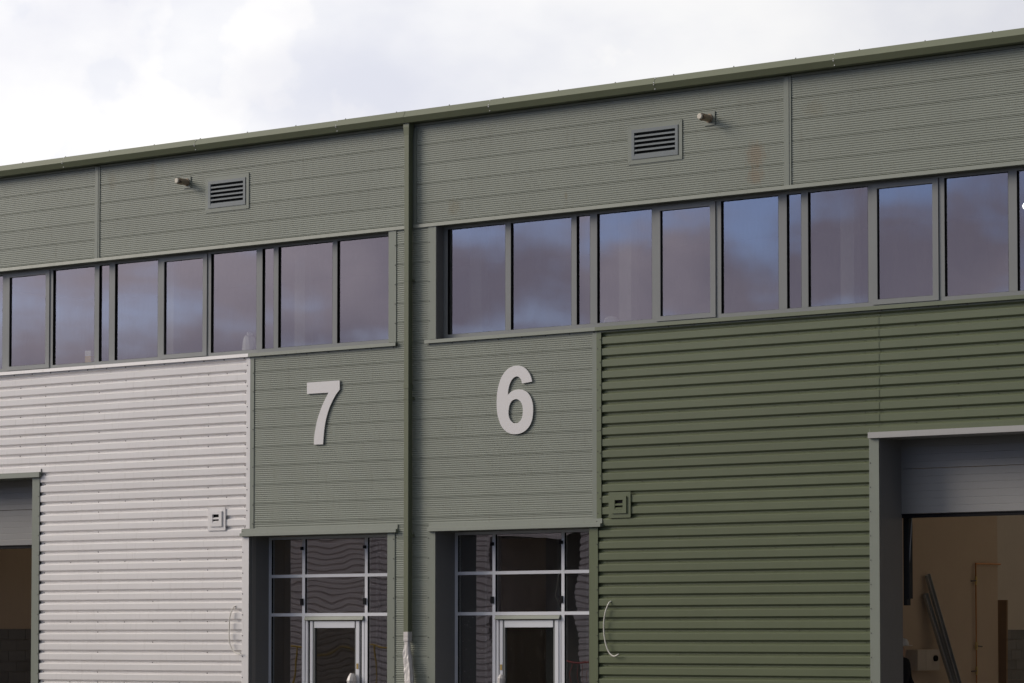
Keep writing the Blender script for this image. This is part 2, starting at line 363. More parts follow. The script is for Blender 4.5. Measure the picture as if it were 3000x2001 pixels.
def make_unit(P):
    s = P['s']; far = P['far']; near = 0.10
    u = thing('industrial_unit', P['label'], 'building', (P['ox'], 0, 0), 'terraced industrial units')
    ox = P['ox']
    class U:  # parent with offset: parts are modelled in world coordinates, so shift back
        pass
    root = u
    def add(mb, name, mat, parent=root, **k):
        mb.v = [(x - ox, y, z) for x, y, z in mb.v]
        return mb.build(name, mat, parent, **k)
    # -- inner skin of the front wall round the openings
    wi = P['win_in']; di, do = P['door_in'], P['door_out']; si, so = P['sec_in'], P['sec_out']
    m = MB()
    m.box(far, near, 0.07, 0.16, 8.56, 10.2)
    m.box(far, near, 0.07, 0.16, 4.70, 6.62)
    m.box(far, so, 0.07, 0.16, 3.52, 4.70); m.box(si, near, 0.07, 0.16, 3.52, 4.70)
    m.box(far, so, 0.07, 0.16, 0, 3.52); m.box(si, do, 0.07, 0.16, 0, 3.52); m.box(di, near, 0.07, 0.16, 0, 3.52)
    m.box(wi, near, 0.07, 0.16, 6.62, 8.56); m.box(far, far - s * -0.3, 0.07, 0.16, 6.62, 8.56)
    add(m, 'inner_wall', 'officewall')
    # -- shell: party wall on the far side, back wall, roof, floors
    add(B(far, far + s * 0.2, 0.17, 30, 0, 10.2), 'side_wall', 'greywall')
    add(B(far, near, 30.01, 30.2, 0, 10.2), 'back_wall', 'greywall')
    m = MB(); y = 0.0
    m.box(far, near, 0.075, 6.4, 10.21, 10.255)
    for k in range(4): m.box(far, near, 10.6 + 5 * k, 11.4 + 5 * k if k < 3 else 30, 10.21, 10.26)
    add(m, 'roof', 'greywall')
    for k in range(4): add(B(far, near, 6.4 + 5 * k, 10.6 + 5 * k, 10.22, 10.235), 'added_rooflight', 'added_rooflight')  # unseen roof panes added to brighten the interior below
    add(B(far, near, 0.17, 30, 0.004, 0.05), 'floor', 'screed')
    # office floor over the entrance and its own back wall and ceiling
    add(B(far, near, 0.165, 6.2, 6.10, 6.40), 'office_floor', 'card')
    add(B(far, near, 6.1, 6.2, 6.401, 10.2), 'office_wall', 'officewall')
    add(B(far, near, 0.165, 6.09, 8.75, 8.80), 'office_ceiling', 'officewall')
    # -- upper cladding
    th = sorted(P['tophat'])
    xs = sorted((far, near))
    sub = lambda a, b: (a - ox, b - ox)
    for a, b in ((xs[0], th[0] + 0.01), (th[1] - 0.01, xs[1])):
        panels(root, *sub(a, b), 10.262, 8.57)
    m = MB(); m.box(th[0], th[1], -0.012, 0.02, 8.575, 10.24); m.box(th[0] + 0.035, th[1] - 0.035, -0.018, -0.012, 8.575, 10.24)
    add(m, 'cover_strip', 'flash')
    # -- strip of panels between window end and downpipe, lower panels, strip beside the entrance
    jw = P['jamb']
    panels(root, *sub(jw[1] - s * -0.02, near), 8.53, 6.60)
    tb = P['trim_b']; dj = P['dj_in']; dk = P['dj_out']
    panels(root, *sub(tb[0], near), 6.60, 3.60)
    panels(root, *sub((dj[0] + dj[1]) / 2, near), 3.60, 0.10)
    # -- deep profiled sheets
    sm = P['sheet']
    e = P['trim_a'][1]; seam = P['seam']
    sheets(root, *sub(seam, e), 6.60, 0.12, sm) if False else None
    # right of/left of the seam, above and beside the sectional door
    lo_edge = P['sec_jamb'][1]
    sheets(root, *sub(seam, e), 6.60, 4.74, sm)
    sheets(root, *sub(lo_edge, e), 4.74, 3.55, sm)
    sheets(root, *sub(lo_edge, (dk[0] + dk[1]) / 2), 3.55, 0.12, sm)
    sheets(root, *sub(far, seam), 6.60, 4.74, sm, 0.005)
    # -- window head flashing, sill
    for a, b in ((P['headcut'], near), (far, P['headcut'])):
        add(MB().prism(a, b, [(-0.022, 8.580), (-0.030, 8.523), (0.17, 8.529), (0.17, 8.536), (-0.010, 8.536), (-0.010, 8.580)]), 'window_head', 'flash')
    ta = P['trim_a']
    mid = ta[1] if s < 0 else tb[1]
    mid = P['sillcut']
    sillp = [(0.16, 6.672), (-0.045, 6.650), (-0.05, 6.592), (-0.042, 6.590), (-0.036, 6.64), (0.16, 6.66)]
    add(MB().prism(P['sill_end'], mid, sillp), 'window_sill', 'flash')
    add(MB().prism(mid, far, sillp), 'window_sill', sm)
    add(B(P['sill_end'] - s * 0.02 * -1, mid, -0.006, 0.0, 6.562, 6.60), 'sill_upstand', 'flash')
    add(B(mid, far, -0.006, 0.0, 6.562, 6.60), 'sill_upstand', sm)
    # -- vertical trims
    add(B(ta[0], ta[1], -0.012, -0.002, 3.62, 6.562), 'corner_trim', sm)
    add(B(tb[0], tb[1], -0.010, -0.002, 3.62, 6.562), 'corner_trim', 'flash')
    # window jamb flashing with its deep reveal
    m = MB(); m.box(jw[0], jw[1], -0.010, -0.001, 6.66, 8.522); add(m, 'jamb_flashing', 'flash')
    add(B(jw[0], jw[0] - s * -0.012, 0.0, 0.165, 6.66, 8.522), 'jamb_reveal', 'reveal')
    if P['s'] > 0:
        m = MB(); m.box(0.121, 0.208, -0.008, 0.0, 8.582, 10.2); m.box(0.135, 0.155, -0.016, -0.008, 8.582, 10.2); m.box(0.18, 0.2, -0.014, -0.008, 8.582, 10.2)
        add(m, 'cover_strip', 'flash')
    # -- parapet cap in lapped lengths
    cap = [(0.10, 10.475), (-0.165, 10.458), (-0.222, 10.353), (-0.172, 10.263), (0.03, 10.263), (0.03, 10.23), (0.10, 10.23)]
    cuts = sorted([xs[0], xs[1]] + [c for c in P['caps'] if xs[0] < c < xs[1]])
    for i in range(len(cuts) - 1):
        q = [(y - 0.003 * (i % 2), z + 0.002 * (i % 2)) for y, z in cap]
        c = add(MB().prism(cuts[i], cuts[i + 1], q), 'parapet_cap', 'olive')
    m = MB()
    for c in cuts[1:-1]:
        for t in (0.15, 0.85):
            m.screw(c, -0.165 - 0.057 * t, 10.458 - 0.105 * t, 0.011, 0.008)
            m.screw(c, -0.222 + 0.05 * t, 10.353 - 0.09 * t, 0.011, 0.008)
    add(m, 'cap_rivets', 'rivet', kind='stuff')
    m = MB(); x = P['scr0']
    while xs[0] < x < xs[1]:
        m.tube([(x, -0.14, 10.455), (x, -0.14, 10.478)], [0.010, 0.008], 6); x += s * 1.121
    add(m, 'roof_screws', 'screw', kind='stuff')
    # -- screw heads
    m = MB(); rows = 0
    scol = 'screw' if sm == 'white' else 'greenscrew'
    k = 0
    while V0 - k * PIT > 0.2:
        z = V0 - k * PIT - 0.004
        for x in P['edge_cols']: m.screw(x, 0.044, z)
        for j, x in enumerate(P['cols']):
            if (k - 5) % 6 == 0 or (k + j) % 2 == 0: m.screw(x, 0.044, z)
        if (k - 5) % 6 == 0:
            for x in P['stitch']: m.screw(x, 0.044, z)
        if z > 4.85:
            for j, x in enumerate(P['high_cols']):
                if (k - 5) % 6 == 0 or (k + j) % 2 == 0: m.screw(x, 0.044, z)
        k += 1
    z = V0 + PIT - 0.004
    for x in P['cols'] + P['edge_cols'] + P['stitch'] + P['high_cols']: m.screw(x, 0.044, z)
    add(m, 'sheet_screws', scol, kind='stuff')
    m = MB()
    for k in range(0, 30):
        z = ROW0 - k * ROWP - 0.012
        if 3.62 < z < 6.55: m.screw(tb[1] - s * -0.02 if s < 0 else tb[0] + 0.02, -0.010, z); 
        if 6.7 < z < 8.5: m.screw(jw[1] - 0.02 * (1 if s < 0 else -1), -0.010, z + 0.01)
        if 0.1 < z < 3.5: m.screw(dj[1] - 0.025 * (1 if s < 0 else -1), -0.012, z)
    z = 6.45
    while z > 0.3:
        x = ta[0] + 0.022 * (1 if s < 0 else -1) if z > 3.65 else dk[0] + 0.02 * (1 if s < 0 else -1)
        m.screw(x, -0.012, z); 
        if z < 4.65: m.screw(P['sec_jamb'][1] - 0.02 * (1 if s < 0 else -1), -0.012, z + 0.03)
        z -= 0.358
    x = P['sill_end'] + s * 0.08
    while abs(x) < abs(far):
        m.screw(x, -0.006, 6.575, 0.011, 0.01); x += s * 0.48
    add(m, 'flashing_screws', 'screw', kind='stuff')
    # -- ribbon windows -------------------------------------------------------------
    zt, zb, zr0, zr1 = 8.475, 6.735, 6.66, 8.53
    xa, xb = P['wx']            # ends of the ribbon
    add(B(xa, xb, 0.17, 0.26, zr0, zb), 'bottom_rail', 'frame')
    add(B(xa, xb, 0.17, 0.26, zt, zr1), 'head_rail', 'frame')
    add(B(xa, xb, 0.265, 0.62, 6.70, 6.733), 'window_board', 'officewall')
    for (a, b) in P['mullions']:
        m = MB(); m.box(a, b, 0.168, 0.262, zb, zt)
        add(m, 'mullion', 'frame')
    for (a, b, kind) in P['panes']:
        a, b = sorted((a, b))
        if kind == 'sash':
            fl = P['sashl']; fr_ = 0.098
            m = MB(); y0, y1 = 0.150, 0.24; z0, z1 = zb - 0.045, zt + 0.01
            A, Bx = a - fl, b + fr_
            m.box(A, a, y0, y1, z0, z1); m.box(b, Bx, y0, y1, z0, z1); m.box(a, b, y0, y1, z0, zb + 0.03); m.box(a, b, y0, y1, zt - 0.055, z1)
            wv = add(m, 'window', 'frame'); gy = 0.185; p0, p1 = zb + 0.03, zt - 0.055
        else:
            wv = None; gy = 0.205; p0, p1 = zb, zt
        lin = MB(); t = 0.006; yl = gy - 0.033 if kind != 'sash' else 0.170
        lin.box(a, a + t, yl, gy + 0.01, p0, p1); lin.box(b - t, b, yl, gy + 0.01, p0, p1)
        lin.box(a + t, b - t, yl, gy + 0.01, p1 - t, p1); lin.box(a + t, b - t, gy - 0.004, gy + 0.01, p0, p0 + t)
        if wv is None: wv = add(lin, 'window', 'black')
        else: add(lin, 'gasket', 'black', wv)
        add(B(a + t, b - t, gy, gy + 0.006, p0 + t, p1 - t), 'pane', 'glass', wv)
    # -- entrance: recess, head, frames ----------------------------------------------
    D = 0.50
    fl = lambda x: x
    hx0, hx1 = P['dhead']
    add(MB().prism(hx0, hx1, [(-0.012, 3.632), (-0.018, 3.556), (-0.062, 3.552), (-0.066, 3.500), (-0.058, 3.498), (D, 3.503), (D, 3.51), (0.0, 3.51), (0.0, 3.632)]), 'entrance_head', 'flash')
    add(B(dk[0], dk[1], -0.012, -0.002, 0.05, 3.498), 'entrance_jamb', sm)
    add(B(dk[1], dk[1] - 0.012 * -s * -1 if False else dk[1] + s * 0.012, -0.002, D + 0.06, 0.05, 3.5), 'entrance_reveal', 'reveal')
    add(B(dj[0], dj[1], -0.012, -0.002, 0.05, 3.498), 'entrance_jamb', 'flash')
    add(B(dj[0], dj[0] - s * 0.012, -0.002, D + 0.06, 0.05, 3.5), 'entrance_reveal', 'reveal')
    add(B(do, di, 0.17, D + 4.0, 3.53, 3.60), 'lobby_ceiling', 'officewall')
    E0, E1 = sorted((dk[1], dj[0])); mu = P['ent_mull']
    fm = MB()
    y0, y1 = D, D + 0.08
    L0, L1 = E0 + P['ent_pad'][0], E1 - P['ent_pad'][1]
    for a, b in ((L0, L0 + 0.06), (L1 - 0.06, L1)) + tuple(mu): fm.box(a, b, y0 - 0.001, y1, 0.05, 3.495)
    vx = [L0 + 0.06, mu[0][0], mu[0][1], mu[1][0], mu[1][1], L1 - 0.06]
    zz = [(3.447, 3.495), (2.790, 2.843), (2.126, 2.180)]
    for i in (0, 2, 4):
        for z0, z1 in zz: fm.box(vx[i], vx[i + 1], y0, y1, z0, z1)
        if i != 2: fm.box(vx[i], vx[i + 1], y0, y1, 0.05, 0.12)
    ent = add(fm, 'entrance_screen', 'alu')
    if L0 > E0 + 0.005: add(B(E0, L0, D + 0.02, D + 0.08, 0.05, 3.495), 'closer_strip', 'reveal')
    if L1 < E1 - 0.005: add(B(L1, E1, D + 0.02, D + 0.08, 0.05, 3.495), 'closer_strip', 'reveal')
    cells = []
    for i in (0, 2, 4):
        cells += [(vx[i], vx[i + 1], 2.843, 3.447), (vx[i], vx[i + 1], 2.180, 2.790)]
        if i != 2: cells.append((vx[i], vx[i + 1], 0.12, 2.126))
    for a, b, z0, z1 in cells:
        t = 0.005; gy = D + 0.026
        lin = MB(); lin.box(a, a + t, D + 0.008, gy + 0.01, z0, z1); lin.box(b - t, b, D + 0.008, gy + 0.01, z0, z1); lin.box(a + t, b - t, D + 0.008, gy + 0.01, z1 - t, z1)
        add(lin, 'gasket', 'black', ent)
        add(B(a + t, b - t, gy, gy + 0.006, z0, z1 - t), 'pane', 'clear', ent)
    for q in mu:
        for z, hh in ((3.29, 0.055), (2.375, 0.11)):
            add(B(q[0] - 0.028, q[0] + 0.034, D - 0.022, D - 0.003, z - hh / 2, z + hh / 2), 'corner_block', 'black', ent)
    # dim lobby behind the glass: boarded back wall on studs, a loose cable
    add(B(do, di, 3.0, 3.05, 0.05, 3.52), 'lobby_wall', 'officewall')
    for k in range(5): add(B(do - s * (0.35 + 0.62 * k), do - s * (0.40 + 0.62 * k), 2.93, 2.999, 0.05, 3.52), 'stud', 'steel')
    cx_ = (mu[0][1] + mu[1][0]) / 2
    add(MB().tube([(cx_ + 0.15, 1.2, 3.52), (cx_ + 0.16, 1.2, 3.0), (cx_ + 0.08, 1.2, 2.75), (cx_ + 0.02, 1.2, 2.45), (cx_ + 0.14, 1.2, 2.2)], 0.008, 6), 'lobby_cable', 'plastic')
    if s > 0:
        rn = random.Random(21); m = MB()
        for k in range(60): m.screw(rn.uniform(vx[0] + 0.05, vx[1] - 0.03), D + 0.025, rn.uniform(0.4, 2.1), rn.uniform(0.003, 0.007), 0.002, 5)
        for k in range(14): m.screw(rn.uniform(mu[0][1] + 0.25, mu[1][0] - 0.2), D + 0.029, rn.uniform(0.4, 1.85), rn.uniform(0.003, 0.007), 0.002, 5)
        add(m, 'paint_flecks', 'card', ent, kind='stuff')
    # door in the middle bay
    a, b = mu[0][1], mu[1][0]
    add(MB().prism(a + 0.02, b - 0.02, [(D - 0.02, 2.122), (D - 0.05, 2.062), (D - 0.04, 2.056), (D + 0.07, 2.056), (D + 0.07, 2.122)]), 'door_closer_housing', 'flash', ent)
    l0, l1, g0, g1 = P['leaf']
    m = MB(); m.box(a + 0.025, a + 0.065, D + 0.0, D + 0.07, 0.05, 2.05); m.box(b - 0.065, b - 0.02, D, D + 0.07, 0.05, 2.05); add(m, 'door_frame', 'alu', ent)
    m = MB(); m.box(a + 0.066, l0, D + 0.03, D + 0.07, 0.05, 2.05); m.box(l1, b - 0.066, D + 0.03, D + 0.07, 0.05, 2.05); add(m, 'door_seal', 'black', ent)
    m = MB(); y0, y1 = D - 0.012, D + 0.05
    m.box(l0, l0 + 0.058, y0, y1, 0.06, 2.045); m.box(l1 - 0.068, l1, y0, y1, 0.06, 2.045); m.box(g0, g1, y0 - 0.002, y1, 1.928, 2.04); m.box(g0, g1, y0, y1, 0.06, 0.25)
    door = add(m, 'entrance_door', 'alu')
    m = MB(); m.box(l0 + 0.058, g0, y0 + 0.01, y1, 0.06, 2.045); m.box(g1, l1 - 0.068, y0 + 0.01, y1, 0.06, 2.045); add(m, 'glazing_bead', 'frame', door)
    add(B(g0, g1, D + 0.03, D + 0.036, 0.25, 1.928), 'pane', 'leafglass', door)
    lx = (l1 - 0.034) if s < 0 else (l0 + 0.029)
    add(B(lx - 0.02, lx + 0.02, D - 0.018, D - 0.012, 1.235, 1.325), 'lock_plate', 'brass', door)
    hb = MB(); hc = lx - s * 0.0
    for k in range(9):
        pass
    # pull handle muffled in wrapped plastic film
    rnd = random.Random(3 if s < 0 else 5)
    pts = []; rs = []
    for k in range(11):
        z = 0.55 + 0.61 * k / 10; pts.append((hc + (0.05 if s > 0 else -0.07) + rnd.uniform(-0.008, 0.008), D - 0.075 + rnd.uniform(-0.006, 0.006), z)); rs.append(0.075 + rnd.uniform(-0.014, 0.012))
    rs[-1] = 0.035; rs[-2] = 0.068; rs[0] = 0.04
    add(MB().tube(pts, rs, 9), 'wrapped_handle', 'film', door)
    # -- sectional door ---------------------------------------------------------------
    SD = 0.62; sj = P['sec_jamb']; hz0, hz1 = P['sec_head']
    add(MB().prism(P['sec_head_x'], so, [(-0.008, hz1 + 0.06), (-0.012, hz1), (-0.062, hz1), (-0.066, hz0), (-0.058, hz0 - 0.002), (SD, hz0 + 0.004), (SD, hz0 + 0.012), (0.0, hz0 + 0.012), (0.0, hz1 + 0.06)]), 'sectional_door_head', P['sec_head_mat'])
    add(B(P['sec_head_x'] + s * 0.005, so, -0.014, -0.0135, hz1 + 0.001, hz1 + 0.063), 'head_upstand', sm)
    add(B(sj[0], sj[1], -0.013, -0.002, 0.05, hz0 - 0.003), 'sectional_door_jamb', 'flash')
    add(B(sj[0], sj[0] - s * 0.012, -0.002, SD + 0.02, 0.05, hz0), 'sectional_door_reveal', 'reveal')
    so_in = so - s * 0.15
    add(B(so, so - s * 0.15, -0.013, -0.002, 0.05, hz0 - 0.003), 'sectional_door_jamb', 'flash')
    add(B(so - s * 0.15, so - s * 0.138, -0.002, SD + 0.02, 0.05, hz0), 'sectional_door_reveal', 'reveal')
    sill_z, b1 = P['sec_bot'], P['sec_split']
    gd = MB(); gd.box(sj[0] - s * 0.02, so + s * 0.02, SD + 0.012, SD + 0.03, sill_z - 0.06, sill_z - 0.012); gd.box(sj[0] - s * 0.02, so + s * 0.02, SD + 0.0, SD + 0.05, sill_z - 0.012, sill_z)
    sd = add(gd, 'sectional_door', 'black')
    def section(z0, z1, n):
        p = []; st = (z1 - z0) / n
        for k in range(n):
            zt_ = z1 - k * st
            p += [(SD + 0.008 if k == 0 else SD + 0.0025, zt_ - 0.001), (SD, zt_ - 0.006), (SD, zt_ - st + 0.006)]
        p += [(SD + 0.005, z0 + 0.002), (SD + 0.045, z0 + 0.002), (SD + 0.045, z1 - 0.001)]
        return MB().prism(sj[0] - s * 0.01, so + s * 0.01, p)
    z0 = sill_z; z1 = b1
    while z0 < hz0:
        add(section(z0 + 0.001, z1 - 0.001, 6), 'door_section', 'shutter', sd); z0, z1 = z1, z1 + 0.65
    gx = P['guide']
    m = MB(); m.box(gx, gx - s * -0.10, SD + 0.2, SD + 0.30, 2.34, 5.2); m.box(gx, gx + s * 0.06, SD + 0.2, SD + 0.30, 2.24, 2.34)
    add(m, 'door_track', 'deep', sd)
    pts = [(gx + s * 0.16 - s * 0.012 * k + 0.004 * math.sin(k), SD + 0.22, 3.9 - 0.19 * k) for k in range(8)]
    add(MB().tube(pts, 0.008, 6), 'pull_chain', 'steel', sd)
    return u, add

P7 = dict(s=-1, ox=-7.2, far=-14.6, sheet='white',
    label='left industrial unit with white ribbed sheeting and grey fine-ribbed panels, numbered 7',
    win_in=-0.42, jamb=(-0.386, -0.223), sill_end=-0.205, trim_a=(-3.589, -3.502), trim_b=(-3.502, -3.415), sillcut=-3.525,
    tophat=(-7.329, -7.209), seam=-8.615, headcut=-9.2,
    dj_out=(-3.679, -3.52), dj_in=(-0.401, -0.241), door_in=-0.41, door_out=-3.51, dhead=(-3.69, -0.178), ent_pad=(0.0, 0.35),
    ent_mull=((-2.745, -2.683), (-1.330, -1.270)), leaf=(-2.552, -1.447, -2.457, -1.545),
    sec_in=-8.885, sec_out=-13.2, sec_jamb=(-8.895, -8.706), sec_head=(4.682, 4.775), sec_head_x=-8.67, sec_head_mat='flash', sec_bot=3.476, sec_split=4.135, guide=-9.0,
    caps=[-14.526, -11.246, -7.966, -4.666, -1.381], scr0=-0.11,
    edge_cols=[-8.617, -3.665], cols=[-7.234, -5.862, -4.538], stitch=[-7.936, -6.562, -5.203, -4.096], high_cols=[-9.28, -9.95, -11.3, -12.6],
    wx=(-14.3, -0.43), sashl=0.085,
    mullions=[(-0.531, -0.43), (-1.783, -1.678), (-3.13, -3.024), (-3.532, -3.396), (-4.693, -4.612), (-5.908, -5.826), (-7.129, -6.985), (-7.504, -7.387), (-8.663, -8.58), (-9.919, -9.81), (-11.12, -10.99), (-11.50, -11.39), (-12.62, -12.54)],
    panes=[(-1.678, -0.531, 'f'), (-3.024, -1.783, 'f'), (-3.396, -3.13, 'n'), (-4.612, -3.532, 'f'), (-5.741, -4.795, 'sash'), (-6.985, -5.908, 'f'), (-7.387, -7.129, 'n'), (-8.58, -7.504, 'f'), (-9.72, -8.758, 'sash'), (-10.99, -9.919, 'f'), (-11.39, -11.12, 'n'), (-12.54, -11.50, 'f'), (-14.3, -12.62, 'f')])
P6 = dict(s=1, ox=7.3, far=14.7, sheet='green',
    label='right industrial unit with green ribbed sheeting and grey fine-ribbed panels, numbered 6',
    win_in=0.64, jamb=(0.632, 0.470), sill_end=0.418, trim_a=(4.004, 3.914), trim_b=(3.914, 3.829), sillcut=3.905,
    tophat=(7.443, 7.573), seam=9.087, headcut=0.60,
    dj_out=(3.935, 3.764), dj_in=(0.626, 0.458), door_in=0.60, door_out=3.775, dhead=(0.49, 4.02), ent_pad=(0.0, 0.10),
    ent_mull=((1.416, 1.476), (2.830, 2.889)), leaf=(1.579, 2.774, 1.676, 2.667),
    sec_in=9.07, sec_out=13.4, sec_jamb=(9.083, 8.915), sec_head=(4.696, 4.783), sec_head_x=8.925, sec_head_mat='lightgrey', sec_bot=3.593, sec_split=4.263, guide=8.99,
    caps=[1.899, 5.178, 8.458, 11.738], scr0=1.02,
    edge_cols=[4.071, 8.815], cols=[5.456, 6.794, 7.64], stitch=[4.761, 6.123, 7.219, 8.224], high_cols=[9.002, 9.683, 10.388, 11.039, 12.4, 13.6],
    wx=(0.64, 14.4), sashl=0.085,
    mullions=[(0.643, 0.736), (1.944, 2.056), (3.285, 3.389), (3.657, 3.795), (4.863, 4.949), (6.079, 6.169), (7.223, 7.372), (7.633, 7.753), (8.809, 8.890), (10.021, 10.112), (11.169, 11.309), (11.58, 11.70), (12.76, 12.85)],
    panes=[(0.736, 1.944, 'f'), (2.056, 3.285, 'f'), (3.389, 3.657, 'n'), (3.795, 4.863, 'f'), (5.034, 5.976, 'sash'), (6.169, 7.223, 'f'), (7.372, 7.633, 'n'), (7.753, 8.809, 'f'), (8.975, 9.919, 'sash'), (10.112, 11.169, 'f'), (11.309, 11.58, 'n'), (11.70, 12.76, 'f'), (12.85, 14.4, 'f')])
u7, add7 = make_unit(P7)
_pcache.clear()
u6, add6 = make_unit(P6)

# shared party wall with a blockwork dado behind unit 6's opening, far wall of unit 7
def block_wall(add, parent_unit, x, face, y0, y1, yb0, yb1):
    wall = add(B(x, x - face * 0.1, y0, y1, 1.94, 10.2), 'party_wall', 'plaster' if face and x < 0 else 'greywall')
    add(B(x - face * 0.03, x - face * 0.1, y0, y1, 0.05, 1.935), 'mortar_bed', 'mortar', wall)
    h, l = 0.215, 0.45
    me = None
    for r in range(9):
        y = yb0 + (0.225 if r % 2 else 0)
        while y + l <= yb1 + 0.01:
            if me is None:
                m = B(0, -face * 0.04, 0.005, l - 0.005, 0.005, h - 0.005); me = m.build('concrete_block', 'block', wall, (x - (u7 if parent_unit is u7 else u6).location.x - face * 0.0, y, 0.0 + 0.002)).data
            else: put('concrete_block', me, wall, (x - (u7 if parent_unit is u7 else u6).location.x, y, 0.002 + r * h))
            y += l
block_wall(add7, u7, -12.6 - 1.0, 1, 0.9, 29.9, 2.0, 6.5)
block_wall(add6, u6, 0.26, 1, 9.0, 29.9, 18.0, 23.0)
# office core wall seen through unit 6's opening
add6(B(6.4, 6.5, 0.17, 8.10, 0.05, 6.09), 'partition_wall', 'plaster')
add6(B(0.3, 6.4, 8.0, 8.1, 0.05, 6.09), 'partition_wall', 'plaster')
add7(B(-6.6, -6.5, 0.17, 8.10, 0.05, 6.09), 'partition_wall', 'plaster')
add7(B(-6.5, 0.05, 8.0, 8.1, 0.05, 6.09), 'partition_wall', 'plaster')
# pale columns standing behind the office glass
for ad, xs_ in ((add7, (-6.1, -2.95)), (add6, (0.95, 4.0, 8.15))):
    for x in xs_: ad(B(x - 0.12, x + 0.12, 0.64, 0.82, 6.401, 8.749), 'office_column', 'officewall')

# ------------------------------------------------------------------ number signs
SEVEN = [(-2.181, 6.08), (-1.446, 6.082), (-1.445, 5.929), (-1.535, 5.838), (-1.62, 5.721), (-1.692, 5.592), (-1.753, 5.429), (-1.791, 5.247), (-1.815, 5.018), (-2.021, 5.02), (-2.014, 5.146), (-1.985, 5.292), (-1.944, 5.438), (-1.881, 5.582), (-1.803, 5.726), (-1.694, 5.886), (-2.18, 5.888)]
SIX = [(2.642, 5.855), (2.622, 5.922), (2.589, 5.985), (2.534, 6.049), (2.457, 6.101), (2.368, 6.125), (2.268, 6.123), (2.168, 6.093), (2.079, 6.029), (2.012, 5.945), (1.963, 5.833), (1.932, 5.711), (1.92, 5.571), (1.923, 5.448), (1.941, 5.341), (1.979, 5.234), (2.035, 5.144), (2.124, 5.07), (2.213, 5.035), (2.291, 5.024), (2.39, 5.031), (2.49, 5.064), (2.567, 5.122), (2.622, 5.198), (2.653, 5.292), (2.662, 5.397), (2.655, 5.493), (2.629, 5.573), (2.585, 5.645), (2.523, 5.7), (2.446, 5.732), (2.368, 5.743), (2.291, 5.736), (2.213, 5.71), (2.146, 5.659), (2.155, 5.736), (2.173, 5.805), (2.202, 5.865), (2.246, 5.919), (2.297, 5.948), (2.346, 5.951), (2.39, 5.929), (2.424, 5.885), (2.439, 5.832)]
HOLE = [(2.302, 5.588), (2.235, 5.565), (2.186, 5.506), (2.164, 5.419), (2.164, 5.331), (2.195, 5.26), (2.246, 5.214), (2.302, 5.199), (2.368, 5.21), (2.423, 5.259), (2.45, 5.328), (2.454, 5.415), (2.441, 5.494), (2.401, 5.552), (2.346, 5.583)]
def smooth_loop(pts, corners):
    """Catmull-Rom through the points, sharp at the listed corners"""
    n = len(pts); out = []
    for i in range(n):
        p1, p2 = Vector(pts[i]), Vector(pts[(i + 1) % n])
        p0 = p1 - (p2 - p1) if i in corners else Vector(pts[i - 1])
        p3 = p2 + (p2 - p1) if (i + 1) % n in corners else Vector(pts[(i + 2) % n])
        if i in corners and (i + 1) % n in corners: out.append(p1); continue
        for t in (0, 0.33, 0.66):
            out.append(0.5 * (2 * p1 + (p2 - p0) * t + (2 * p0 - 5 * p1 + 4 * p2 - p3) * t * t + (3 * p1 - p0 - 3 * p2 + p3) * t ** 3))
    return out
def numeral(loops, label, loc):
    cu = bpy.data.curves.new('house_number', 'CURVE'); cu.dimensions = '2D'; cu.fill_mode = 'BOTH'; cu.extrude = 0.009
    for pts in loops:
        sp = cu.splines.new('POLY'); sp.points.add(len(pts) - 1); sp.use_cyclic_u = True
        for i, p in enumerate(pts): sp.points[i].co = (p[0] - loc[0], p[1] - loc[2], 0, 1)
    tmp = bpy.data.objects.new('tmp', cu); C.objects.link(tmp)
    bpy.context.view_layer.update()
    me = bpy.data.meshes.new_from_object(tmp.evaluated_get(bpy.context.evaluated_depsgraph_get()))
    bpy.data.objects.remove(tmp); bpy.data.curves.remove(cu)
    for v in me.vertices: x, y, z = v.co; v.co = (x, -0.019 - z, y)
    bm = bmesh.new(); bm.from_mesh(me); bmesh.ops.remove_doubles(bm, verts=bm.verts, dist=1e-5); bmesh.ops.recalc_face_normals(bm, faces=bm.faces); bm.to_mesh(me); bm.free()
    me.materials.clear(); me.materials.append(M['sign'])
    for p in me.polygons: p.use_smooth = False
    t = thing('number_sign', label, 'number sign', loc, 'unit numbers on the grey panels')
    put('numeral', me, t)
    return t
t = numeral([smooth_loop(SEVEN, {0, 1, 2, 8, 9, 15, 16})], 'large white digit seven on the grey panels left of the downpipe', (-1.85, 0, 5.02))
m = MB()
for x, z in ((-2.1, 5.98), (-1.5, 6.0), (-1.6, 5.86), (-1.9, 5.4), (-1.95, 5.15)): m.tube([(x + 1.85, -0.012, z - 5.02), (x + 1.85, 0.0, z - 5.02)], 0.012, 6)
m.build('spacer', 'steel', t)
t = numeral([smooth_loop(SIX, {0, 34, 43}), smooth_loop(HOLE, set())], 'large white digit six on the grey panels right of the downpipe', (2.29, 0, 5.02))
m = MB()
for x, z in ((2.05, 5.45), (2.55, 5.45), (2.3, 5.1), (2.3, 6.05), (2.55, 5.9)): m.tube([(x - 2.29, -0.012, z - 5.02), (x - 2.29, 0.0, z - 5.02)], 0.012, 6)
m.build('spacer', 'steel', t)

